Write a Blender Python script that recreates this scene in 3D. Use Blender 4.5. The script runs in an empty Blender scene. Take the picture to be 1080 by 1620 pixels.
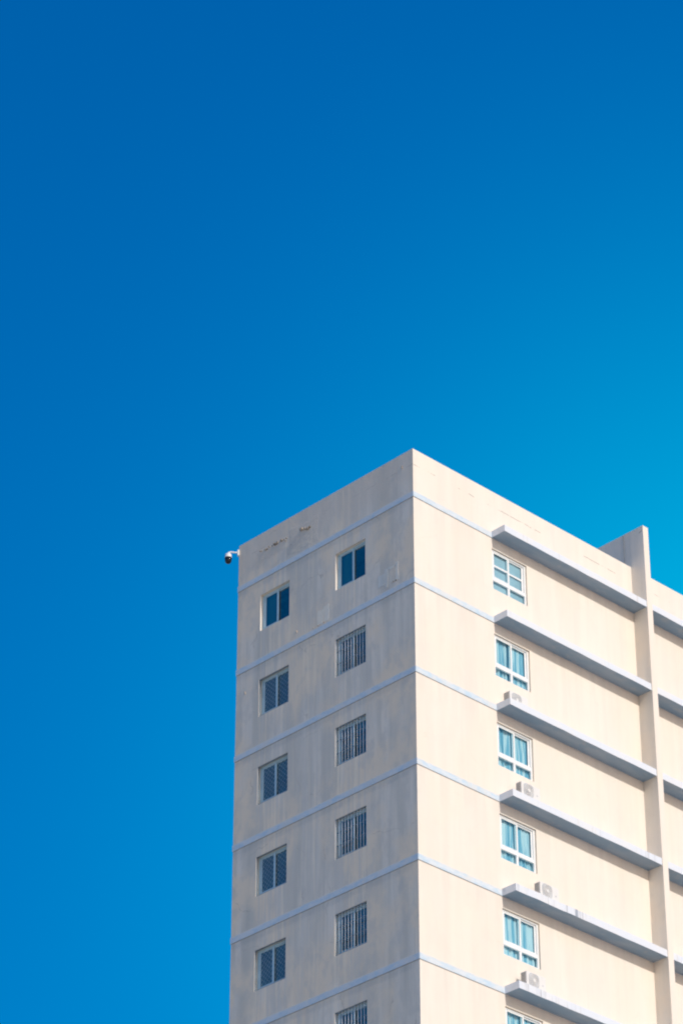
import bpy, bmesh, math, random
from mathutils import Vector, Matrix
R = math.radians
random.seed(7)
S = bpy.context.scene
COL = S.collection
ZG = 53.3            # height of the underside of the topmost blue band above the ground

# ------------------------------------------------------------------ camera
YAW, PITCH, ROLL = 0.8046, 0.5693, 0.0005
cam_d = bpy.data.cameras.new('camera')
cam = bpy.data.objects.new('camera', cam_d); COL.objects.link(cam); S.camera = cam
cam_d.sensor_fit = 'HORIZONTAL'; cam_d.sensor_width = 36
cam_d.lens = 5059.2 / 1080 * 36
cam_d.clip_start = 0.5; cam_d.clip_end = 12000
fw = Vector((-math.sin(YAW)*math.cos(PITCH), math.cos(YAW)*math.cos(PITCH), math.sin(PITCH)))
rt = fw.cross(Vector((0, 0, 1))).normalized(); up = rt.cross(fw)
r2 = rt*math.cos(ROLL) + up*math.sin(ROLL); u2 = up*math.cos(ROLL) - rt*math.sin(ROLL)
cam.matrix_world = Matrix(((r2.x, u2.x, -fw.x, 56.0425), (r2.y, u2.y, -fw.y, -56.8894),
                           (r2.z, u2.z, -fw.z, -51.6525 + ZG), (0, 0, 0, 1)))

# ------------------------------------------------------------------ sun and sky
SUN_EL, SUN_AZ = R(31.3), R(92.9)      # azimuth clockwise from +Y: square on to the long facade, grazing the end wall
sd = Vector((math.sin(SUN_AZ)*math.cos(SUN_EL), math.cos(SUN_AZ)*math.cos(SUN_EL), math.sin(SUN_EL)))
sun_l = bpy.data.lights.new('sun', 'SUN'); sun_l.energy = 2.68; sun_l.angle = R(0.53); sun_l.color = (1, 0.95, 0.88)
sun = bpy.data.objects.new('sun', sun_l); COL.objects.link(sun)
sun.rotation_euler = sd.to_track_quat('Z', 'Y').to_euler(); sun.location = (60, 0, 90)

W = bpy.data.worlds.new('World'); S.world = W; W.use_nodes = True
nt = W.node_tree; nt.nodes.clear()
def N(t, kind, **kw):
    n = t.nodes.new(kind)
    for k, v in kw.items(): setattr(n, k, v)
    return n
sky = N(nt, 'ShaderNodeTexSky', sky_type='NISHITA', sun_disc=False, sun_elevation=SUN_EL, sun_rotation=SUN_AZ,
        altitude=50, air_density=1.0, dust_density=1.2, ozone_density=3.0)
# deep saturated blue of the photograph: channel curve over the whole sky, and its brighter side to the north-west
def wm(op, a, b=0.0):
    q = N(nt, 'ShaderNodeMath', operation=op)
    for i, v in enumerate((a, b)):
        if isinstance(v, bpy.types.NodeSocket): nt.links.new(v, q.inputs[i])
        else: q.inputs[i].default_value = v
    return q.outputs[0]
K = 0.12
sp = N(nt, 'ShaderNodeSeparateColor'); nt.links.new(sky.outputs[0], sp.inputs[0])
r_, g_, b_ = (wm('MULTIPLY', o, K) for o in sp.outputs[:3])
tc = N(nt, 'ShaderNodeTexCoord'); dt = N(nt, 'ShaderNodeVectorMath', operation='DOT_PRODUCT')
nt.links.new(tc.outputs['Generated'], dt.inputs[0])
GA, GE = R(-36), R(26)
dt.inputs[1].default_value = (math.sin(GA)*math.cos(GE), math.cos(GA)*math.cos(GE), math.sin(GE))
lobe = wm('EXPONENT', wm('MULTIPLY', wm('SUBTRACT', dt.outputs['Value'], 1.0), 72.0))
lobe_b = wm('EXPONENT', wm('MULTIPLY', wm('SUBTRACT', dt.outputs['Value'], 1.0), 50.0))
rr = wm('MULTIPLY', wm('MAXIMUM', wm('SUBTRACT', r_, wm('MULTIPLY', b_, .37)), 0.0), 1.95)
g0 = wm('MAXIMUM', wm('SUBTRACT', g_, wm('MULTIPLY', b_, .12)), 0.0)
gg = wm('ADD', wm('MULTIPLY', wm('POWER', g0, .82), .68), wm('MULTIPLY', wm('MAXIMUM', wm('SUBTRACT', g0, .24), 0.0), .48))
gg = wm('ADD', gg, wm('MULTIPLY', lobe, .37))
bb = wm('ADD', wm('MULTIPLY', wm('POWER', b_, .55), .80), wm('MULTIPLY', lobe_b, .36))
hs = N(nt, 'ShaderNodeCombineColor')
for i, v in enumerate((rr, gg, bb)): nt.links.new(wm('DIVIDE', v, K), hs.inputs[i])
bg = N(nt, 'ShaderNodeBackground'); bg.inputs['Strength'].default_value = 0.12
wo = N(nt, 'ShaderNodeOutputWorld')
nt.links.new(hs.outputs[0], bg.inputs['Color'])
nt.links.new(bg.outputs[0], wo.inputs['Surface'])
S.view_settings.view_transform = 'Standard'; S.view_settings.look = 'None'
S.view_settings.gamma = 1; S.view_settings.exposure = 0.0; S.view_settings.use_curve_mapping = False
S.cycles.pixel_filter_type = 'BLACKMAN_HARRIS'; S.cycles.filter_width = 2.1
S.cycles.max_bounces = 8; S.cycles.diffuse_bounces = 5; S.cycles.transparent_max_bounces = 16

# ------------------------------------------------------------------ materials
class Mat:
    """small node-building helper"""
    def __init__(s, name, rough=0.85):
        s.m = bpy.data.materials.new(name); s.m.use_nodes = True; s.t = s.m.node_tree
        s.b = s.t.nodes['Principled BSDF']; s.b.inputs['Roughness'].default_value = rough
        s.pos = None
    def n(s, kind, **kw): return N(s.t, kind, **kw)
    def put(s, sock, v):
        if isinstance(v, bpy.types.NodeSocket): s.t.links.new(v, sock)
        else: sock.default_value = v
    def P(s):
        if s.pos is None: s.pos = s.n('ShaderNodeNewGeometry').outputs['Position']
        return s.pos
    def xyz(s):
        q = s.n('ShaderNodeSeparateXYZ'); s.put(q.inputs[0], s.P()); return q.outputs
    def math(s, op, a, b=0.0, c=0.0, clamp=False):
        q = s.n('ShaderNodeMath', operation=op, use_clamp=clamp)
        s.put(q.inputs[0], a); s.put(q.inputs[1], b); s.put(q.inputs[2], c); return q.outputs[0]
    def noise(s, scale, detail=4, rough=0.55, stretch=(1, 1, 1), off=(0, 0, 0)):
        mp = s.n('ShaderNodeMapping'); s.put(mp.inputs[0], s.P())
        mp.inputs['Scale'].default_value = stretch; mp.inputs['Location'].default_value = off
        q = s.n('ShaderNodeTexNoise'); s.put(q.inputs['Vector'], mp.outputs[0])
        q.inputs['Scale'].default_value = scale; q.inputs['Detail'].default_value = detail
        q.inputs['Roughness'].default_value = rough; return q.outputs['Fac']
    def ramp(s, v, a, b, lo=0.0, hi=1.0, smooth=True):
        q = s.n('ShaderNodeMapRange', interpolation_type='SMOOTHSTEP' if smooth else 'LINEAR')
        s.put(q.inputs[0], v)
        for i, x in zip((1, 2, 3, 4), (a, b, lo, hi)): q.inputs[i].default_value = x
        return q.outputs[0]
    def mix(s, f, a, b, mode='MIX'):
        q = s.n('ShaderNodeMix', data_type='RGBA', blend_type=mode)
        s.put(q.inputs[0], f)
        for i, c in ((6, a), (7, b)):
            s.put(q.inputs[i], c if isinstance(c, bpy.types.NodeSocket) else (*c, 1))
        return q.outputs[2]
    def bump(s, h, dist=0.01, strength=1.0):
        q = s.n('ShaderNodeBump'); q.inputs['Distance'].default_value = dist
        q.inputs['Strength'].default_value = strength; s.put(q.inputs['Height'], h)
        s.t.links.new(q.outputs[0], s.b.inputs['Normal'])
    def color(s, c): s.put(s.b.inputs['Base Color'], c if isinstance(c, bpy.types.NodeSocket) else (*c, 1))

def dirt(m, base, amt=1.0):
    """weathered paint: vertical rain streaks, soft blotches"""
    streak = m.noise(1.0, 6, .6, (3.2, 3.2, .16))
    fine = m.noise(1.0, 5, .65, (11, 11, .5), (3, 1, 7))
    blotch = m.noise(.55, 5, .55, (1, 1, .8), (9, 4, 2))
    cloud = m.noise(2.3, 6, .6, (1, 1, .6), (1, 8, 3))
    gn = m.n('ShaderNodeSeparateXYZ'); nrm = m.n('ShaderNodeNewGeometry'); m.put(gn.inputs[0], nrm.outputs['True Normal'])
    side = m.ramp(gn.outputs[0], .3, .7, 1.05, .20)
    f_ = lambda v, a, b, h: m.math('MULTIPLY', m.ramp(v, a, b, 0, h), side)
    wide = m.noise(1.0, 4, .55, (1.1, 1.1, .07), (6, 2, 5))
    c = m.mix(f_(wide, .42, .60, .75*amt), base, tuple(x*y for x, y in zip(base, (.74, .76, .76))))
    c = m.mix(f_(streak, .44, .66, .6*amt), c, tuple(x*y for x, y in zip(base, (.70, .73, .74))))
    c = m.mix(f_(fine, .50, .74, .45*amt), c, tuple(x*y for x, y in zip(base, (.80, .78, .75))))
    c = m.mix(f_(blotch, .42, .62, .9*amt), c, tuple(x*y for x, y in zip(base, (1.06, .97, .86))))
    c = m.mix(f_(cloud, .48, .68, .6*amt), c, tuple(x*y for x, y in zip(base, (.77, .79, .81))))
    m.side = side
    return c

def wall_mat(name, base, amt=1.0, cracks=True):
    m = Mat(name, .9)
    c = dirt(m, base, amt)
    x, y, z = m.xyz()
    if cracks:   # the construction joint that shows through the parapet render
        wob = m.noise(1.6, 3, .6, (1, 1, 0)); wob2 = m.noise(14, 3, .6, (1, 1, 0), (5, 5, 0))
        zz = m.math('SUBTRACT', z, m.math('ADD', ZG+1.11, m.math('MULTIPLY', wob, .09)))
        zz = m.math('ABSOLUTE', m.math('ADD', zz, m.math('MULTIPLY', m.math('SUBTRACT', wob2, .5), .03)))
        line = m.ramp(zz, .006, .016, 1, 0)
        gap = m.ramp(m.noise(1.3, 4, .7, (1, 1, 0), (2, 7, 0)), .50, .58)
        crack = m.math('MULTIPLY', line, gap)
        c = m.mix(m.math('MULTIPLY', crack, .65), c, (.16, .13, .11))
        # rough, badly patched areas of render on the end wall's parapet
        wv = m.math('MULTIPLY', m.math('SUBTRACT', m.noise(1.6, 6, .7, (1, 1, 1), (3, 3, 1)), .5), .55)
        front = m.ramp(y, .02, .03, 1, 0)
        tot = None
        for (x0, x1, z0, z1) in ((-5.35, -4.1, .30, 1.22), (-6.85, -5.5, .66, 1.06)):
            dx = m.math('MINIMUM', m.math('SUBTRACT', x, x0), m.math('SUBTRACT', x1, x))
            dz = m.math('MINIMUM', m.math('SUBTRACT', z, ZG+z0), m.math('SUBTRACT', ZG+z1, z))
            dd = m.math('ADD', m.math('MINIMUM', dx, dz), wv)
            q = m.ramp(dd, -.04, .10)
            tot = q if tot is None else m.math('MAXIMUM', tot, q)
        tot = m.math('MULTIPLY', tot, front)
        pit = m.noise(6, 7, .75)
        c = m.mix(m.math('MULTIPLY', tot, .65), c, m.mix(m.ramp(pit, .38, .62), (.84, .74, .60), (.52, .49, .45)))
        runs = m.noise(1, 5, .6, (7, 7, .25), (2, 9, 9))
        cols = None
        for (x0, x1, hi) in ((-6.75, -5.3, .7), (-3.4, -2.0, .7), (-5.15, -4.0, .55)):
            q = m.math('MULTIPLY', m.ramp(x, x0-.12, x0+.15), m.ramp(x, x1-.15, x1+.12, 1, 0))
            q = m.math('MULTIPLY', q, hi); cols = q if cols is None else m.math('MAXIMUM', cols, q)
        cols = m.math('MULTIPLY', cols, front)
        c = m.mix(m.math('MULTIPLY', cols, m.ramp(runs, .47, .62)), c, (.70, .66, .60))
        c = m.mix(m.math('MULTIPLY', cols, m.ramp(runs, .48, .34)), c, (.95, .83, .66))
        c = m.mix(m.math('MULTIPLY', m.math('MULTIPLY', m.ramp(z, ZG+.2, ZG+1.0), front), .55), c, (.74, .65, .55))
        vor = m.n('ShaderNodeTexVoronoi', feature='DISTANCE_TO_EDGE'); vor.inputs['Scale'].default_value = .42
        dst = m.n('ShaderNodeVectorMath', operation='MULTIPLY_ADD'); nz = m.n('ShaderNodeTexNoise'); nz.inputs['Scale'].default_value = 1.3
        nz.inputs['Detail'].default_value = 6; m.put(nz.inputs['Vector'], m.P())
        m.put(dst.inputs[0], nz.outputs['Color']); dst.inputs[1].default_value = (.9, .9, .9); m.put(dst.inputs[2], m.P())
        m.put(vor.inputs['Vector'], dst.outputs[0])
        hair = m.math('MULTIPLY', m.ramp(vor.outputs['Distance'], .002, .007, 1, 0), m.ramp(m.noise(.9, 3, .6, (1, 1, 1), (11, 3, 5)), .52, .60))
        c = m.mix(m.math('MULTIPLY', m.math('MULTIPLY', hair, m.side), .35), c, (.38, .33, .28))
        # dirt washed below each storey band
        h = m.math('ADD', m.noise(1, 3, .5, (5, 5, 0.01)), 0)
        fl = m.math('FRACT', m.math('DIVIDE', m.math('SUBTRACT', z, ZG), 3.0))
        top = m.ramp(fl, .62, .995)
        wash = m.math('MULTIPLY', top, m.ramp(h, .4, .7, 0, .15*amt))
        c = m.mix(wash, c, tuple(k*.70 for k in base))
    m.color(c)
    rough = m.noise(9, 6, .7); big = m.noise(1.4, 4, .6, (1, 1, .5))
    hgt = m.math('ADD', m.math('MULTIPLY', rough, .35), m.math('MULTIPLY', big, 1.2))
    if cracks: hgt = m.math('ADD', hgt, m.math('MULTIPLY', m.math('MULTIPLY', pit, tot), 1.6))
    m.bump(hgt, .012, .7)
    return m.m

M = {}
M['wall'] = wall_mat('cream_wall_paint', (.835, .77, .68), 1.0)
M['fin'] = wall_mat('fin_paint', (.84, .765, .67), .4, cracks=False)
M['patch'] = wall_mat('repair_plaster', (.86, .85, .80), 1.3, cracks=False)
M['rough_patch'] = wall_mat('rough_plaster', (.74, .67, .57), 1.6, cracks=False)

m = Mat('pale_blue_band_paint', .8)
x, y, z = m.xyz()
c = m.mix(m.ramp(m.noise(1, 5, .65, (2.5, 2.5, 6)), .40, .62), (.67, .73, .78), (.53, .665, .78))
fr = m.math('MULTIPLY', m.math('FRACT', m.math('DIVIDE', m.math('SUBTRACT', z, ZG-.01), 3.0)), 3.0)
edge = m.math('ADD', fr, m.math('MULTIPLY', m.math('SUBTRACT', m.noise(1, 5, .65, (5, 5, 3), (4, 1, 4)), .5), .14))
c = m.mix(m.ramp(edge, .15, .215, 0, .8), c, (.78, .73, .67))
c = m.mix(m.ramp(m.noise(1, 4, .6, (1.2, 1.2, .6), (8, 4, 4)), .50, .68, 0, .6), c, (.72, .71, .68))
m.color(c); m.bump(m.noise(10, 5, .6), .008, .5); M['band'] = m.m

m = Mat('ledge_paint', .8)
x, y, z = m.xyz()
st = m.noise(1, 6, .7, (1, 9, .35), (2, 2, 2))
zone = m.math('MULTIPLY', m.ramp(m.noise(1, 2, .5, (.5, .55, .33), (0, 3.2, 5)), .47, .62), m.ramp(z, ZG-7, ZG-10))
c = m.mix(m.ramp(m.noise(1, 4, .6, (1, 1.6, 2)), .4, .65, 0, .5), (.71, .755, .82), (.78, .78, .78))
c = m.mix(m.math('MULTIPLY', m.ramp(st, .50, .66, 0, .75), zone), c, (.40, .42, .45))
c = m.mix(m.ramp(m.noise(1, 5, .7, (1, 5, .5), (7, 1, 2)), .58, .75, 0, .45), c, (.55, .53, .50))
dy = m.math('ABSOLUTE', m.math('SUBTRACT', y, m.math('ADD', 5.84, m.math('MULTIPLY', m.noise(3, 3, .6), .06))))
spot = m.math('MULTIPLY', m.ramp(dy, .035, .08, 1, 0), m.math('MULTIPLY', m.ramp(z, ZG-12.1, ZG-12.05), m.ramp(z, ZG-11.7, ZG-11.65, 1, 0)))
c = m.mix(m.math('MULTIPLY', spot, .75), c, (.22, .27, .34))
m.color(c); m.bump(m.noise(8, 5, .6), .01, .5); M['ledge'] = m.m
m = Mat('blue_grey_soffit_shade', .85)  # blue-grey underside, darkened in its colour to stand in for shade
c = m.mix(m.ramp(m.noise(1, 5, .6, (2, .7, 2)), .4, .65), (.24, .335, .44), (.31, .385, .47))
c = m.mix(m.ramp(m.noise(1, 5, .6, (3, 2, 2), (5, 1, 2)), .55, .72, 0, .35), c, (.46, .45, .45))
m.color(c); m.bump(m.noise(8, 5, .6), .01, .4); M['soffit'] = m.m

def simple(name, col, rough=.5, metal=0., bumpy=0., vary=.0):
    m = Mat(name, rough); m.b.inputs['Metallic'].default_value = metal
    if vary:
        m.color(m.mix(m.ramp(m.noise(4, 4, .6), .35, .7), col, tuple(k*(1-vary) for k in col)))
    else: m.color(col)
    if bumpy: m.bump(m.noise(30, 4, .6), .003, bumpy)
    return m.m
M['white_frame'] = simple('white_window_frame', (.86, .88, .88), .35, vary=.06)
M['alu'] = simple('aluminium_frame', (.52, .71, .79), .38, .0, vary=.12)
M['steel'] = simple('painted_steel_bar', (.78, .84, .86), .45, .0, vary=.2)
M['rail'] = simple('weathered_steel_rail', (.20, .27, .32), .5, vary=.3)
M['wire'] = simple('wire_mesh_metal', (.54, .66, .72), .5, .0)
M['groove_line'] = simple('groove_shade', (.26, .25, .24), .9, vary=.3)  # shade of the groove under the bands, as a colour
M['rough_conc'] = simple('broken_concrete', (.50, .44, .37), .95, bumpy=1, vary=.5)
M['roof'] = simple('roof_screed', (.66, .64, .60), .95, bumpy=1, vary=.25)
M['room'] = simple('room_plaster', (.55, .58, .58), .9, vary=.1)
M['room_dark'] = simple('dim_room_plaster', (.50, .60, .58), .9, vary=.3)
M['ac'] = simple('ac_casing', (.80, .785, .75), .4, vary=.04)
M['ac_grille'] = simple('ac_grille_plastic', (.58, .59, .60), .5, vary=.1)
M['ac_coil'] = simple('condenser_fins', (.22, .20, .18), .5, .3, vary=.4)
M['cctv'] = simple('cctv_housing', (.80, .81, .80), .35, vary=.05)
M['cctv_ring'] = simple('cctv_dark_ring', (.03, .03, .035), .35)
M['cctv_dome'] = simple('cctv_smoked_dome', (.012, .014, .018), .12)
M['pipe'] = simple('refrigerant_pipe_lagging', (.42, .38, .34), .8, vary=.3)

def glass(name, tint, f0, rough=.01):
    m = bpy.data.materials.new(name); m.use_nodes = True; t = m.node_tree; t.nodes.clear()
    o = N(t, 'ShaderNodeOutputMaterial'); mx = N(t, 'ShaderNodeMixShader')
    ge = N(t, 'ShaderNodeNewGeometry'); dp = N(t, 'ShaderNodeVectorMath', operation='DOT_PRODUCT')   # Schlick, same from both sides
    t.links.new(ge.outputs['Normal'], dp.inputs[0]); t.links.new(ge.outputs['Incoming'], dp.inputs[1])
    def mm(op, a, b=0.0):
        q = N(t, 'ShaderNodeMath', operation=op)
        for i, v in enumerate((a, b)):
            if isinstance(v, bpy.types.NodeSocket): t.links.new(v, q.inputs[i])
            else: q.inputs[i].default_value = v
        return q.outputs[0]
    fres = mm('ADD', mm('MULTIPLY', mm('POWER', mm('SUBTRACT', 1.0, mm('ABSOLUTE', dp.outputs['Value'])), 5.0), 1-f0), f0)
    tr = N(t, 'ShaderNodeBsdfTransparent'); tr.inputs[0].default_value = (*tint, 1)
    gl = N(t, 'ShaderNodeBsdfGlossy'); gl.inputs['Roughness'].default_value = rough; gl.inputs['Color'].default_value = (.95, .98, 1, 1)
    ns = N(t, 'ShaderNodeTexNoise'); ns.inputs['Scale'].default_value = 1.1
    bp = N(t, 'ShaderNodeBump'); bp.inputs['Distance'].default_value = .004; bp.inputs['Strength'].default_value = .5
    t.links.new(ns.outputs[0], bp.inputs['Height']); t.links.new(bp.outputs[0], gl.inputs['Normal'])
    t.links.new(fres, mx.inputs[0]); t.links.new(tr.outputs[0], mx.inputs[1]); t.links.new(gl.outputs[0], mx.inputs[2])
    t.links.new(mx.outputs[0], o.inputs[0]); return m
M['glass_dark'] = glass('dark_tinted_glass', (.32, .76, .82), .20)
M['glass_cyan'] = glass('blue_tinted_glass', (.70, .89, .94), .06)
def fabric(name, col, trans=.35, fold_shade=None):
    m = Mat(name, .95); m.color(m.mix(m.ramp(m.noise(2, 3, .5, (1, 1, .2)), .4, .65), col, tuple(k*.88 for k in col)))
    if fold_shade: m.color(m.mix(m.ramp(m.noise(1, 4, .6, (1, 9, .35), (3, 1, 6)), .45, .56), fold_shade, col))  # pale and teal stripes paint fold highlights and shade into the cloth
    tl = m.n('ShaderNodeBsdfTranslucent'); tl.inputs[0].default_value = (*col, 1)
    mx = m.n('ShaderNodeMixShader'); mx.inputs[0].default_value = trans
    o = m.t.nodes['Material Output']
    m.t.links.new(m.b.outputs[0], mx.inputs[1]); m.t.links.new(tl.outputs[0], mx.inputs[2]); m.t.links.new(mx.outputs[0], o.inputs[0])
    return m.m
M['curtain'] = fabric('sheer_curtain_fold_shading', (.90, .93, .93), .12, (.32, .58, .70))
M['blind'] = fabric('pale_roller_blind', (.72, .78, .82), .2)
M['curtain_blue'] = fabric('blue_curtain_cloth', (.35, .58, .70))
# fine insect screen: half see-through cloth
m = Mat('insect_screen_gauze', .9); m.color((.30, .36, .38)); tp = m.n('ShaderNodeBsdfTransparent'); mx = m.n('ShaderNodeMixShader')
mx.inputs[0].default_value = .5; m.t.links.new(m.b.outputs[0], mx.inputs[1]); m.t.links.new(tp.outputs[0], mx.inputs[2])
m.t.links.new(mx.outputs[0], m.t.nodes['Material Output'].inputs[0]); M['screen'] = m.m

m = Mat('pale_paving', .9)
vo = m.n('ShaderNodeTexVoronoi'); vo.inputs['Scale'].default_value = .02; m.put(vo.inputs['Vector'], m.P())
c = m.mix(m.ramp(m.noise(.02, 6, .6), .35, .65), (.53, .465, .375), (.57, .50, .41))
c = m.mix(m.ramp(m.noise(.6, 5, .6), .45, .7, 0, .4), c, (.44, .40, .35)); m.color(c)
m.bump(m.noise(3, 4, .6), .01, .4); M['ground'] = m.m

# ------------------------------------------------------------------ geometry helpers
def wloc(o):
    v = Vector((0, 0, 0))
    while o is not None: v += o.location; o = o.parent
    return v
def link(name, me, mat, parent, origin):
    o = bpy.data.objects.new(name, me); COL.objects.link(o)
    if mat is not None and not me.materials: me.materials.append(M[mat] if isinstance(mat, str) else mat)
    o.parent = parent
    o.location = Vector(origin) - (wloc(parent) if parent else Vector((0, 0, 0)))
    return o
class B:
    """collects faces; coordinates are relative to the object's origin"""
    def __init__(s): s.bm = bmesh.new()
    def box(s, a, b, bev=0.0):
        a, b = Vector(a), Vector(b)
        lo = Vector(map(min, a, b)); hi = Vector(map(max, a, b))
        g = bmesh.ops.create_cube(s.bm, size=1)
        vs = g['verts']
        for v in vs: v.co = Vector(((v.co.x+.5)*(hi.x-lo.x)+lo.x, (v.co.y+.5)*(hi.y-lo.y)+lo.y, (v.co.z+.5)*(hi.z-lo.z)+lo.z))
        if bev:
            es = list({e for v in vs for e in v.link_edges})
            bmesh.ops.bevel(s.bm, geom=es, offset=bev, segments=1, affect='EDGES')
        return s
    def quad(s, *p):
        s.bm.faces.new([s.bm.verts.new(q) for q in p]); return s
    def tube(s, pts, r, seg=8):
        pts = [Vector(p) for p in pts]; rings = []
        for i, p in enumerate(pts):
            d = ((pts[min(i+1, len(pts)-1)]-pts[max(i-1, 0)])).normalized()
            a = d.orthogonal().normalized() if i == 0 else (pa - d*pa.dot(d)).normalized()
            pa = a; b = d.cross(a)
            rr = r[i] if isinstance(r, (list, tuple)) else r
            rings.append([s.bm.verts.new(p + rr*(math.cos(t*2*math.pi/seg)*a + math.sin(t*2*math.pi/seg)*b)) for t in range(seg)])
        for q, w in zip(rings, rings[1:]):
            for t in range(seg): s.bm.faces.new((q[t], q[(t+1) % seg], w[(t+1) % seg], w[t]))
        s.bm.faces.new(rings[0][::-1]); s.bm.faces.new(rings[-1]); return s
    def mesh(s, name, smooth=False):
        bmesh.ops.recalc_face_normals(s.bm, faces=s.bm.faces[:])
        me = bpy.data.meshes.new(name); s.bm.to_mesh(me); s.bm.free()
        if smooth:
            for p in me.polygons: p.use_smooth = True
        return me
    def build(s, name, mat, parent, origin=(0, 0, 0), smooth=False):
        return link(name, s.mesh(name, smooth), mat, parent, origin)
def tag(o, label=None, cat=None, group=None, kind=None):
    for k, v in (('label', label), ('category', cat), ('group', group), ('kind', kind)):
        if v: o[k] = v
    return o
def empty(name, loc):
    o = bpy.data.objects.new(name, None); COL.objects.link(o); o.location = loc; return o

# ------------------------------------------------------------------ the setting
g = B(); g.quad((-6000, -6000, 0), (6000, -6000, 0), (6000, 6000, 0), (-6000, 6000, 0))
tag(g.build('ground', 'ground', None), kind='structure')

# ------------------------------------------------------------------ the building
WD, L = 7.711, 30.0
PAR = 1.71                      # parapet top above the band underside
WA, WB = (-6.676, -5.366), (-3.334, -2.049)   # end wall window columns
WT, WBM = -.549, -1.833
Y0, FY, FT = 3.352, 9.82, .253
RY1, RT, RB = 4.880, -.362, -1.795
D, SLT = .552, .226
FD, FTOP = .578, 3.037
NK = 7                          # storeys with openings in or near the picture
bld = empty('apartment_building', (-WD/2, L/2, 0))
tag(bld, 'tall cream concrete apartment block with pale blue storey bands and vertical fins', 'apartment building')
O = (0, 0, ZG)                  # origin of the parts: foot of the topmost band at the near corner

def grid_face(b, us, vs, holes, fn):
    us = sorted(set(us)); vs = sorted(set(vs))
    for u0, u1 in zip(us, us[1:]):
        for v0, v1 in zip(vs, vs[1:]):
            cu, cv = (u0+u1)/2, (v0+v1)/2
            if any(h[0] < cu < h[1] and h[2] < cv < h[3] for h in holes): continue
            b.quad(fn(u0, v0, 0), fn(u1, v0, 0), fn(u1, v1, 0), fn(u0, v1, 0))
    for h in holes:   # reveals
        a, c, d, e = h; t = .26
        for (p, q) in (((a, d), (a, e)), ((c, e), (c, d)), ((a, e), (c, e)), ((c, d), (a, d))):
            b.quad(fn(*p, 0), fn(*q, 0), fn(*q, t), fn(*p, t))
wb = B()
hl = [(a[0], a[1], WBM-3*k, WT-3*k) for k in range(NK) for a in (WA, WB)]
hr = [(Y0, RY1, RB-3*k, RT-3*k) for k in range(NK)]
BOT = -ZG
zs = [BOT, PAR] + [z for h in hl+hr for z in h[2:]]
grid_face(wb, [-WD, 0]+[x for h in hl for x in h[:2]], [BOT, PAR]+[z for h in hl for z in h[2:]], hl, lambda u, v, t: (u, t, v))
grid_face(wb, [0, L, Y0, RY1], [BOT, PAR]+[z for h in hr for z in h[2:]], hr, lambda u, v, t: (-t, u, v))
wb.quad((-WD, 0, BOT), (-WD, L, BOT), (-WD, L, PAR), (-WD, 0, PAR))
wb.quad((-WD, L, BOT), (0, L, BOT), (0, L, PAR), (-WD, L, PAR))
PT = .2
wb.quad((-WD, 0, PAR), (0, 0, PAR), (-PT, PT, PAR), (-WD+PT, PT, PAR))
wb.quad((0, 0, PAR), (0, L, PAR), (-PT, L-PT, PAR), (-PT, PT, PAR))
wb.quad((0, L, PAR), (-WD, L, PAR), (-WD+PT, L-PT, PAR), (-PT, L-PT, PAR))
wb.quad((-WD, L, PAR), (-WD, 0, PAR), (-WD+PT, PT, PAR), (-WD+PT, L-PT, PAR))
for p, q in (((-WD+PT, PT), (-PT, PT)), ((-PT, PT), (-PT, L-PT)), ((-PT, L-PT), (-WD+PT, L-PT)), ((-WD+PT, L-PT), (-WD+PT, PT))):
    wb.quad((*p, .2), (*q, .2), (*q, PAR), (*p, PAR))
bmesh.ops.remove_doubles(wb.bm, verts=wb.bm.verts[:], dist=.0005)
wb.build('wall', 'wall', bld, O)
B().quad((-WD+PT, PT, .2), (-PT, PT, .2), (-PT, L-PT, .2), (-WD+PT, L-PT, .2)).build('roof', 'roof', bld, O)

# storey bands: proud painted strips with a dark strip standing in for the shaded groove below
def band_mesh():
    b = B(); p = .018; h = .200
    b.box((-WD-p, -p, 0), (p, .0, h), .004)            # end wall
    b.box((.0, .003, 0), (p, Y0-.002, h), .004)          # corner part of the long wall
    b.box((-WD-p, .003, 0), (-WD, L, h), .004)
    return b.mesh('band')
def joint_mesh():
    b = B(); p = .005; h = -.014
    b.box((-WD-p, -p, h), (p, 0, -.001)); b.box((0, .001, h), (p, Y0-.002, -.001)); return b.mesh('joint')
bmz, jmz = band_mesh(), joint_mesh()
for k in range(17):
    bo = link('storey_band', bmz, 'band', bld, (0, 0, ZG-3*k))
    link('groove_strip', jmz, 'groove_line', bo, (0, 0, ZG-3*k))

# sunshade ledges between the fins
def ledge_mesh(y0, y1, seed):
    rnd = random.Random(seed); b = B()
    n = 14; vs = []
    for i in range(n+1):   # the cast edges wander by a few millimetres
        y = y0+(y1-y0)*i/n
        w = [rnd.uniform(-.006, .006) for _ in range(3)]
        vs.append([b.bm.verts.new(q) for q in ((0, y, 0), (D+w[0], y, w[1]), (D+w[0], y, SLT+w[2]), (0, y, SLT))])
    for p, q in zip(vs, vs[1:]):
        for a in range(4): b.bm.faces.new((p[a], p[(a+1) % 4], q[(a+1) % 4], q[a]))
    b.bm.faces.new(vs[0]); b.bm.faces.new(vs[-1][::-1])
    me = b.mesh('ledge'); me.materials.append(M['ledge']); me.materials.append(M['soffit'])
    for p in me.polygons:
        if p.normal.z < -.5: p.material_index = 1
    return me
for k in range(17):
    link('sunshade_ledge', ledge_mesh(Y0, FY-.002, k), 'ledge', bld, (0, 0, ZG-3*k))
    link('sunshade_ledge', ledge_mesh(FY+FT+.002, FY*2+FT-Y0*.0, 40+k), 'ledge', bld, (0, 0, ZG-3*k))

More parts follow.
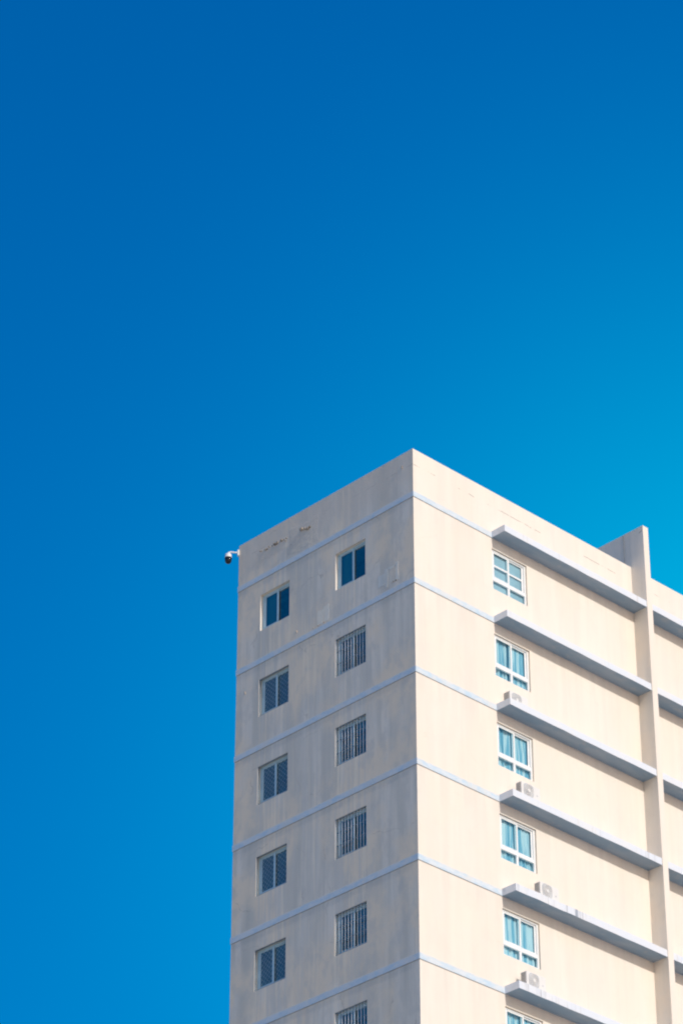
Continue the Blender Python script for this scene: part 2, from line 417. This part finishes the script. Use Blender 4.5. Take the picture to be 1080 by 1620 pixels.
# vertical fins
for j, y in enumerate((FY, FY*2+FT+.004)):
    f = B(); f.box((.0, y, BOT), (FD, y+FT, FTOP), .006)
    f.box((-3.0, y+.004, .2), (-PT-.001, y+FT-.004, FTOP-.004), .004)
    f.box((-PT, y+.002, PAR+.001), (0, y+FT-.002, FTOP-.002))
    fo = f.build('fin_wall', 'fin', bld, O)
    # shrinkage joint and a chipped corner
    c = B(); c.box((-.262, y-.003, PAR-.6), (-.250, y+.01, FTOP-.01)); c.build('shrinkage_joint', 'rough_conc', fo, O)
    c = B()
    for (xx, zz, s) in ((.50, -.19, .035), (.455, -.205, .03), (.42, -.225, .02)):
        c.box((FD-.578+xx-s, y-.006, FTOP+zz-s*.5), (FD-.578+xx+s, y+.01, FTOP+zz+s*.5), .006)
    c.build('chipped_spot', 'rough_conc', fo, O)

# repair patches, stubs and broken spots on the end wall
def blob_plate(name, mat, pts, th=.006, lab=None):
    """irregular flat patch on the end wall, pts in (x, z)"""
    b = B(); rnd = random.Random(len(pts)*7+int(pts[0][0]*100))
    P = []
    for (p, q) in zip(pts, pts[1:]+pts[:1]):
        for i in range(5):
            f = i/5; P.append((p[0]*(1-f)+q[0]*f+rnd.uniform(-.018, .018), p[1]*(1-f)+q[1]*f+rnd.uniform(-.018, .018)))
    f0 = [b.bm.verts.new((x, -th, z)) for x, z in P]; f1 = [b.bm.verts.new((x, -.0005, z)) for x, z in P]
    b.bm.faces.new(f0)
    for i in range(len(P)): b.bm.faces.new((f0[i], f0[(i+1) % len(P)], f1[(i+1) % len(P)], f1[i]))
    o = b.build(name, mat, bld, O)
    if lab: o['label'] = lab
    return o
def bar_patch(x0, x1, z0, z1): return [(x0, z0), (x1, z0), (x1, z1), (x0, z1)]
blob_plate('plaster_patch', 'patch', bar_patch(-1.50, -1.24, -2.56, -2.16), .004, 'pale repair patch under the upper right end window')
blob_plate('plaster_patch', 'patch', bar_patch(-1.22, -1.10, -2.66, -2.02), .004)
blob_plate('plaster_patch', 'patch', bar_patch(-1.08, -.78, -2.12, -2.02), .004)
blob_plate('plaster_patch', 'patch', bar_patch(-.77, -.66, -2.60, -1.98), .004)
blob_plate('plaster_patch', 'patch', bar_patch(-4.12, -3.88, -2.74, -2.25), .004, 'pale repair patch above the second band')
blob_plate('plaster_patch', 'patch', bar_patch(-3.85, -3.62, -2.72, -2.18), .004)
rnd = random.Random(3)
for i in range(26):
    x = -6.75+1.15*rnd.random(); z = 1.03+rnd.uniform(-.03, .03)+(x+6.2)*-.02; s = rnd.uniform(.012, .04)
    B().box((x-s, -rnd.uniform(.015, .05), z-s*.5), (x+s, .01, z+s*.6), s*.3).build('broken_render', 'rough_conc', bld, O)
for (x, z, s) in ((-4.82, 1.02, .07), (-4.68, .98, .05), (-4.56, .93, .06), (-4.47, .95, .04), (-5.52, 1.02, .03), (-5.55, .93, .025)):
    B().box((x-s, -s*1.1, z-s*.7), (x+s, .01, z+s*.6), s*.35).build('broken_render', 'rough_conc', bld, O)
for i in range(16):
    x = -4.3+rnd.random()*.5 if i < 8 else -.95+rnd.random()*.3
    z = -2.74 if i < 8 else -2.60
    s = rnd.uniform(.008, .02); B().box((x-s, -.02, z-s), (x+s, .005, z+s), s*.3).build('plaster_lump', 'rough_conc', bld, O)
for (x, z) in ((-5.02, -2.55), (-7.3, -3.75), (-.45, 1.24)):
    B().box((x-.012, -.03, z-.05), (x+.012, .01, z+.04), .004).build('wall_stub', 'rough_conc', bld, O)

# ------------------------------------------------------------------ windows
def ring(b, u0, u1, v0, v1, w, d0, d1, fn, wb_=None, wt_=None, bev=.004):
    wb_ = w if wb_ is None else wb_; wt_ = w if wt_ is None else wt_
    for (a, c, e, f) in ((u0, u0+w, v0, v1), (u1-w, u1, v0, v1), (u0+w, u1-w, v0, v0+wb_), (u0+w, u1-w, v1-wt_, v1)):
        p, q = fn(a, e, d0), fn(c, f, d1); b.box(p, q, bev)
endfn = lambda u, v, t: (u, t, v)          # end wall: u along +x, depth +y
sidefn = lambda u, v, t: (-t, u, v)        # long wall: u along +y, depth -x
def room(fn, u0, u1, v0, v1, t0, depth, parent, origin, mat):
    b = B(); e = .5
    a, c, d, f = u0-e, u1+e, v0-.45, v1+.18
    b.quad(fn(a, d, t0+depth), fn(c, d, t0+depth), fn(c, f, t0+depth), fn(a, f, t0+depth))
    b.quad(fn(a, f, t0), fn(c, f, t0), fn(c, f, t0+depth), fn(a, f, t0+depth))
    b.quad(fn(a, d, t0), fn(c, d, t0), fn(c, d, t0+depth), fn(a, d, t0+depth))
    b.quad(fn(a, d, t0), fn(a, f, t0), fn(a, f, t0+depth), fn(a, d, t0+depth))
    b.quad(fn(c, d, t0), fn(c, f, t0), fn(c, f, t0+depth), fn(c, d, t0+depth))
    # inner face of the wall round the opening
    for (p, q, r, s) in ((a, u0, d, f), (u1, c, d, f), (u0, u1, d, v0), (u0, u1, v1, f)):
        b.quad(fn(p, r, t0), fn(q, r, t0), fn(q, s, t0), fn(p, s, t0))
    return b.build('room_lining', mat, parent, origin)

HW, HH = (WA[1]-WA[0])/2, (WT-WBM)/2       # half sizes; end windows share their meshes about the opening's centre
me_frame = B(); ring(me_frame, -HW, HW, -HH, HH, .062, .105, .175, endfn); me_frame = me_frame.mesh('frame')
def sash_mesh(u0, u1, t, w):
    b = B(); ring(b, u0, u1, -HH+.063, HH-.063, w, t, t+.028, endfn, .07, .035); return b.mesh('sash')
sL, sR = sash_mesh(-HW+.063, .055, .110, .078), sash_mesh(-.06, HW-.063, .142, .062)
def pane_mesh(u0, u1, v0, v1, t, fn): return B().quad(fn(u0, v0, t), fn(u1, v0, t), fn(u1, v1, t), fn(u0, v1, t)).mesh('pane')
pL, pR = pane_mesh(-HW+.1, 0, -HH+.11, HH-.08, .124, endfn), pane_mesh(0, HW-.09, -HH+.11, HH-.08, .156, endfn)
bar_me = B().tube([(0, 0, -HH-.005), (0, 0, HH+.005)], .0105, 8).mesh('bar', True)
rail_me = B().box((-HW-.004, -.004, -.012), (HW+.004, .004, .012)).mesh('rail')
def lattice(u0, u1):
    b = B(); st = .15; v0, v1 = -HH+.09, HH-.07; r = .0042
    for sgn in (1, -1):
        n = -40
        while n < 40:
            cc = n*st; n += 1          # line: v = sgn*1.0*u + cc, clipped to the opening
            pts = []
            for u in (u0, u1):
                v = sgn*u+cc
                if v0 <= v <= v1: pts.append((u, v))
            for v in (v0, v1):
                u = (v-cc)/sgn
                if u0 < u < u1: pts.append((u, v))
            if len(pts) >= 2 and abs(pts[0][0]-pts[1][0]) > .02:
                dd = .001*sgn
                b.tube([(pts[0][0], dd, pts[0][1]), (pts[1][0], dd, pts[1][1])], r, 4)
    return b.mesh('lattice')
lat_l, lat_r = lattice(-HW+.11, -.01), lattice(.05, HW-.07)

gf_me = B(); ring(gf_me, -HW+.001, HW-.001, -HH+.001, HH-.001, .024, .014, .05, endfn, bev=.002); gf_me = gf_me.mesh('jamb_cover_frame')  # dark frame added to hide most of the sunlit strip on the jamb
def end_window(col, k, kind):
    cx = (col[0]+col[1])/2; cz = (WT+WBM)/2-3*k; o = (cx, 0, cz+ZG)
    w = link('window', me_frame, 'alu', bld, o)
    for me in (sL, sR): link('sash', me, 'alu', w, o)
    link('pane', pL, 'glass_dark', w, o); link('pane', pR, 'glass_dark', w, o)
    if kind != 'plain': link('jamb_cover_frame', gf_me, 'rail', w, o)
    if kind == 'bars':
        w['label'] = 'sliding window behind vertical steel bars'
        n = 11
        for i in range(n):
            x = -HW+.03+(2*HW-.06)*i/(n-1)
            link('bar', bar_me, 'steel', w, (cx+x, .028, cz+ZG))
        for s in (-1, 1): link('cross_rail', rail_me, 'rail', w, (cx, .045, cz+ZG+s*HH*.33))
    elif kind == 'mesh':
        w['label'] = 'sliding window with diamond wire mesh over the glass'
        tag(link('wire_mesh', lat_l, 'wire', w, (cx, .116, cz+ZG)), kind='stuff')
        tag(link('wire_mesh', lat_r, 'wire', w, (cx, .148, cz+ZG)), kind='stuff')
    else:
        w['label'] = 'plain sliding window without bars'
    if kind == 'plain':
        B().quad((-HW+.1, .18, -HH+.05), (.02, .18, -HH+.05), (.02, .18, HH-.06), (-HW+.1, .18, HH-.06)).build('insect_screen', 'screen', w, o)
    room(endfn, -HW, HW, -HH, HH, .262, 1.15, w, o, 'room_dark')
    if kind == 'plain':     # a pale half-height net drawn across the lower part of the room side
        B().quad((-HW, .45, -HH-.2), (HW, .45, -HH-.2), (HW, .45, -.28), (-HW, .45, -.28)).build('net_curtain', 'curtain_blue', w, o)
for k in range(NK):
    end_window(WA, k, 'plain' if k == 0 else 'mesh')
    end_window(WB, k, 'plain' if k == 0 else 'bars')

def curtain_mesh(u0, u1, v0, v1, t, folds, amp, seed, hem=0.):
    rnd = random.Random(seed); n = int((u1-u0)/.008); b = B(); rows = 10
    ph = [rnd.uniform(0, 6.28) for _ in range(5)]; prev = None
    for i in range(n+1):
        s = i/n; u = u0+(u1-u0)*s
        off = amp*(math.sin(folds*6.283*s+ph[0]+.9*math.sin(2.3*6.283*s+ph[1]))+.35*math.sin(folds*2.1*6.283*s+ph[2]))
        colv = []
        for r in range(rows+1):
            q = r/rows; open_ = .35+.65*(1-q)
            uu = u+.012*math.sin(9*q+ph[3]+4*s)*(1-q)
            vv = v0+(v1-v0)*q+(hem*math.sin(folds*6.283*s+ph[4]) if r == 0 else 0)
            colv.append(b.bm.verts.new(sidefn(uu, vv, t-off*open_)))
        if prev:
            for a in range(rows): b.bm.faces.new((prev[a], colv[a], colv[a+1], prev[a+1]))
        prev = colv
    return b.mesh('curtain', True)

# long-wall windows, origin at the opening's lower near corner
H2, WW = RT-RB, RY1-Y0
T0 = .05                                  # frame set back from the wall face
TR0, TR1 = .335, .455                     # transom
def side_window(k):
    o = (0, Y0, RB-3*k+ZG)
    b = B(); ring(b, 0, WW, 0, H2, .075, T0, T0+.07, sidefn, .05, .055)
    b.box(sidefn(.076, TR0, T0), sidefn(WW-.076, TR1, T0+.07), .006)
    b.box(sidefn(WW/2-.045, .051, T0+.003), sidefn(WW/2+.045, TR0-.001, T0+.067), .004)
    w = b.build('window', 'white_frame', bld, o)
    # thin sealant strip, its brown also standing in for the shadow gap
    sb = B(); sb.box(sidefn(WW-.006, 0, T0-.006), sidefn(WW-.001, H2, T0-.001)); sb.box(sidefn(0, H2-.010, T0-.006), sidefn(WW-.007, H2-.002, T0-.001))
    sb.build('sealant_gap', 'rough_conc', w, o)
    mid = WW/2
    for i, (a, c, t) in enumerate(((.077, mid+.045, T0+.010), (mid-.045, WW-.077, T0+.040))):
        b = B(); ring(b, a, c, TR1+.001, H2-.056, .06 if k else .07, t, t+.026, sidefn, .05, .045)
        if k == 0: b.box(sidefn(a+.071, .86, t+.002), sidefn(c-.071, .925, t+.024), .003)
        b.build('sash', 'white_frame', w, o)
        link('pane', pane_mesh(a+.05, c-.05, TR1+.03, H2-.08, t+.013, sidefn), 'glass_cyan', w, o)
    link('pane', pane_mesh(.07, mid-.04, .04, TR0+.01, T0+.035, sidefn), 'glass_cyan', w, o)
    link('pane', pane_mesh(mid+.04, WW-.07, .04, TR0+.01, T0+.035, sidefn), 'glass_cyan', w, o)
    if k == 0:
        w['label'] = 'uncurtained white window with an extra glazing bar in each sash'
        bl = B()      # closed pale blind
        bl.quad(sidefn(.01, .01, .135), sidefn(WW-.01, .01, .135), sidefn(WW-.01, H2-.01, .135), sidefn(.01, H2-.01, .135))
        bl.build('roller_blind', 'blind', w, o)
    else:
        cfg = {1: ((.05, mid-.02, 5, .040), (mid-.02, WW, 9, .018)),
               2: ((.05, mid-.12, 4, .045), (mid-.10, WW, 10, .016)),
               3: ((.05, .36, 2, .04), (.30, WW, 8, .022)),
               4: ((.05, .22, 1, .03), (.17, WW, 7, .022)),
               5: ((.05, mid, 4, .04), (mid, WW, 6, .018)),
               6: ((.05, .5, 3, .03), (.45, WW, 7, .02))}[k]
        for i, (a, c, fo, am) in enumerate(cfg):
            link('curtain', curtain_mesh(a-.05, c+.05, .02, H2+.1, (.16 if i else .172), fo, min(am, .036), k*3+i, .03), 'curtain', w, o)
    room(sidefn, 0, WW, 0, H2, .262, 2.2, w, o, 'room')
for k in range(NK): side_window(k)

# ------------------------------------------------------------------ air conditioners on the ledges
AW, AH, AD = .78, .50, .25
def fan_mesh_parts():
    pass
def make_ac():
    r = empty('air_conditioner', (0, 0, 0))
    b = B(); z0 = .04       # casing: origin = middle of the foot, front towards +x, u along +y
    b.box((-AD/2+.012, -AW/2+.004, z0), (AD/2, AW/2, AH), .012)
    b.build('casing', 'ac', r, (0, 0, 0))
    # condenser coil on the near end, seen as dark vertical fins behind posts
    b = B(); b.box((-AD/2+.03, -AW/2-.001, z0+.03), (AD/2-.045, -AW/2+.01, AH-.03)); b.build('coil', 'ac_coil', r, (0, 0, 0))
    b = B()
    for i in range(6):
        x = -AD/2+.04+i*.029; b.box((x, -AW/2-.006, z0+.02), (x+.008, -AW/2-.0015, AH-.02))
    for z in (z0+.015, AH-.03): b.box((-AD/2+.03, -AW/2-.007, z), (AD/2-.04, -AW/2-.002, z+.012))
    b.build('coil_guard', 'ac', r, (0, 0, 0))
    # square fan grille with rounded corners, concentric rings, pale hub
    cy, cz, hs_ = -AW/2+.29, AH/2+.02, .205
    b = B(); ns = 40; ring_ = []
    for i in range(ns):
        a = 2*math.pi*i/ns; c, s = math.cos(a), math.sin(a); q = (abs(c)**4+abs(s)**4)**-.25
        ring_.append((cy+hs_*q*c, cz+hs_*q*s))
    f0 = [b.bm.verts.new((AD/2+.012, y, z)) for y, z in ring_]; f1 = [b.bm.verts.new((AD/2-.004, y, z)) for y, z in ring_]
    b.bm.faces.new(f0)
    for i in range(ns): b.bm.faces.new((f0[i], f0[(i+1) % ns], f1[(i+1) % ns], f1[i]))
    gr = b.build('fan_grille', 'ac_grille', r, (0, 0, 0))
    b = B()
    for rr in (.07, .10, .13, .16, .19):
        pts = [(AD/2+.017, cy+rr*math.cos(t*math.pi/12), cz+rr*math.sin(t*math.pi/12)) for t in range(25)]
        b.tube(pts, .0035, 4)
    for t in range(12):
        a = t*math.pi/6; b.tube([(AD/2+.017, cy+.05*math.cos(a), cz+.05*math.sin(a)), (AD/2+.017, cy+.195*math.cos(a), cz+.195*math.sin(a))], .0035, 4)
    b.build('guard_wire', 'ac', gr, (0, 0, 0))
    B().tube([(AD/2+.01, cy, cz), (AD/2+.024, cy, cz)], .052, 20).build('hub', 'ac', gr, (0, 0, 0))
    # badge, service cover, feet
    B().box((AD/2-.001, AW/2-.16, .20), (AD/2+.003, AW/2-.10, .235)).build('badge', 'ac_grille', r, (0, 0, 0))
    B().box((AD/2-.10, AW/2+.001, .10), (AD/2-.02, AW/2+.03, .30), .008).build('service_cover', 'ac', r, (0, 0, 0))
    for y in (-.26, .22):
        B().box((-AD/2-.01, y-.02, 0), (AD/2+.02, y+.02, .0395)).build('foot', 'steel', r, (0, 0, 0))
    B().tube([(-.02, AW/2+.03, .16), (-.04, AW/2+.10, .15), (-.10, AW/2+.14, .14), (-.16, AW/2+.15, .22), (-.20, AW/2+.15, .24)], .016, 8).build('pipe', 'pipe', r, (0, 0, 0), True)
    return r
def copy_tree(o, parent=None):
    c = o.copy(); COL.objects.link(c)
    if parent is not None: c.parent = parent
    for ch in list(o.children): copy_tree(ch, c)
    return c
AC = [(2, .245, 3.69, 'white air conditioner on the third ledge from the top, just below the second window'),
      (3, .415, 3.876, 'white air conditioner on the fourth ledge from the top, above the stain-free ledge front'),
      (4, .415, 4.519, 'white air conditioner furthest along its ledge, right of the window above it'),
      (5, .415, 3.824, 'white air conditioner on the lowest ledge in view, at its left end')]
proto = make_ac()
kids = list(proto.children)
for i, (k, xf, yl, lab) in enumerate(AC):
    a = proto if i == 0 else copy_tree(proto)
    a.location = (xf-AD/2, yl+AW/2, ZG-3*k+SLT+.006)
    tag(a, lab, 'air conditioner', 'air conditioners on the sunshade ledges')

# ------------------------------------------------------------------ dome security camera on the far corner of the parapet
cc = Vector((-WD, 0, ZG+1.44))
sc_ = empty('security_camera', cc)
tag(sc_, 'white security camera with black dome at the left corner of the parapet', 'security camera')
dv = Vector((-1, -1, 0)).normalized(); sv = Vector((1, -1, 0)).normalized()
b = B()   # corner bracket: a plate turned 45 degrees across the corner, with a wrap plate on each wall
def obox(b, o, ax, ay, az, a, c, bev=.0):
    n0 = len(b.bm.verts); b.box(a, c, bev); b.bm.verts.ensure_lookup_table()
    for v in b.bm.verts[n0:]: v.co = o + ax*v.co.x + ay*v.co.y + az*v.co.z
Z = Vector((0, 0, 1)); o0 = Vector((0, 0, 0))
obox(b, o0, dv, sv, Z, (-.006, -.050, -.09), (.05, .050, .115), .006)
b.build('bracket', 'cctv', sc_, cc)
b = B(); P0 = dv*.05+Z*.03
pts = [P0, dv*.12+Z*.035, dv*.20+Z*.045, dv*.27+Z*.05, dv*.315+Z*.038, dv*.335+Z*.0, dv*.338-Z*.03]
b.tube(pts, [.030, .026, .026, .027, .030, .036, .045], 14).build('arm', 'cctv', sc_, cc, True)
def lathe(name, prof, mat, seg=28):
    b = B(); c0 = dv*.338; rings = []
    for (r_, z_) in prof:
        rings.append([b.bm.verts.new(c0+Vector((r_*math.cos(t*2*math.pi/seg), r_*math.sin(t*2*math.pi/seg), z_))) for t in range(seg)])
    for p, q in zip(rings, rings[1:]):
        for t in range(seg): b.bm.faces.new((p[t], p[(t+1) % seg], q[(t+1) % seg], q[t]))
    b.bm.faces.new(rings[0]); b.bm.faces.new(rings[-1][::-1])
    return b.build(name, mat, sc_, cc, True)
lathe('housing', [(.035, -.008), (.075, -.018), (.098, -.045), (.106, -.08), (.110, -.14), (.112, -.165), (.104, -.167)], 'cctv')
lathe('ring', [(.09, -.1675), (.115, -.1685), (.117, -.185), (.112, -.20), (.100, -.203)], 'cctv_ring')
lathe('dome', [(.100, -.204), (.108, -.215), (.109, -.245), (.104, -.285), (.088, -.325), (.062, -.352), (.03, -.366), (.004, -.369)], 'cctv_dome')
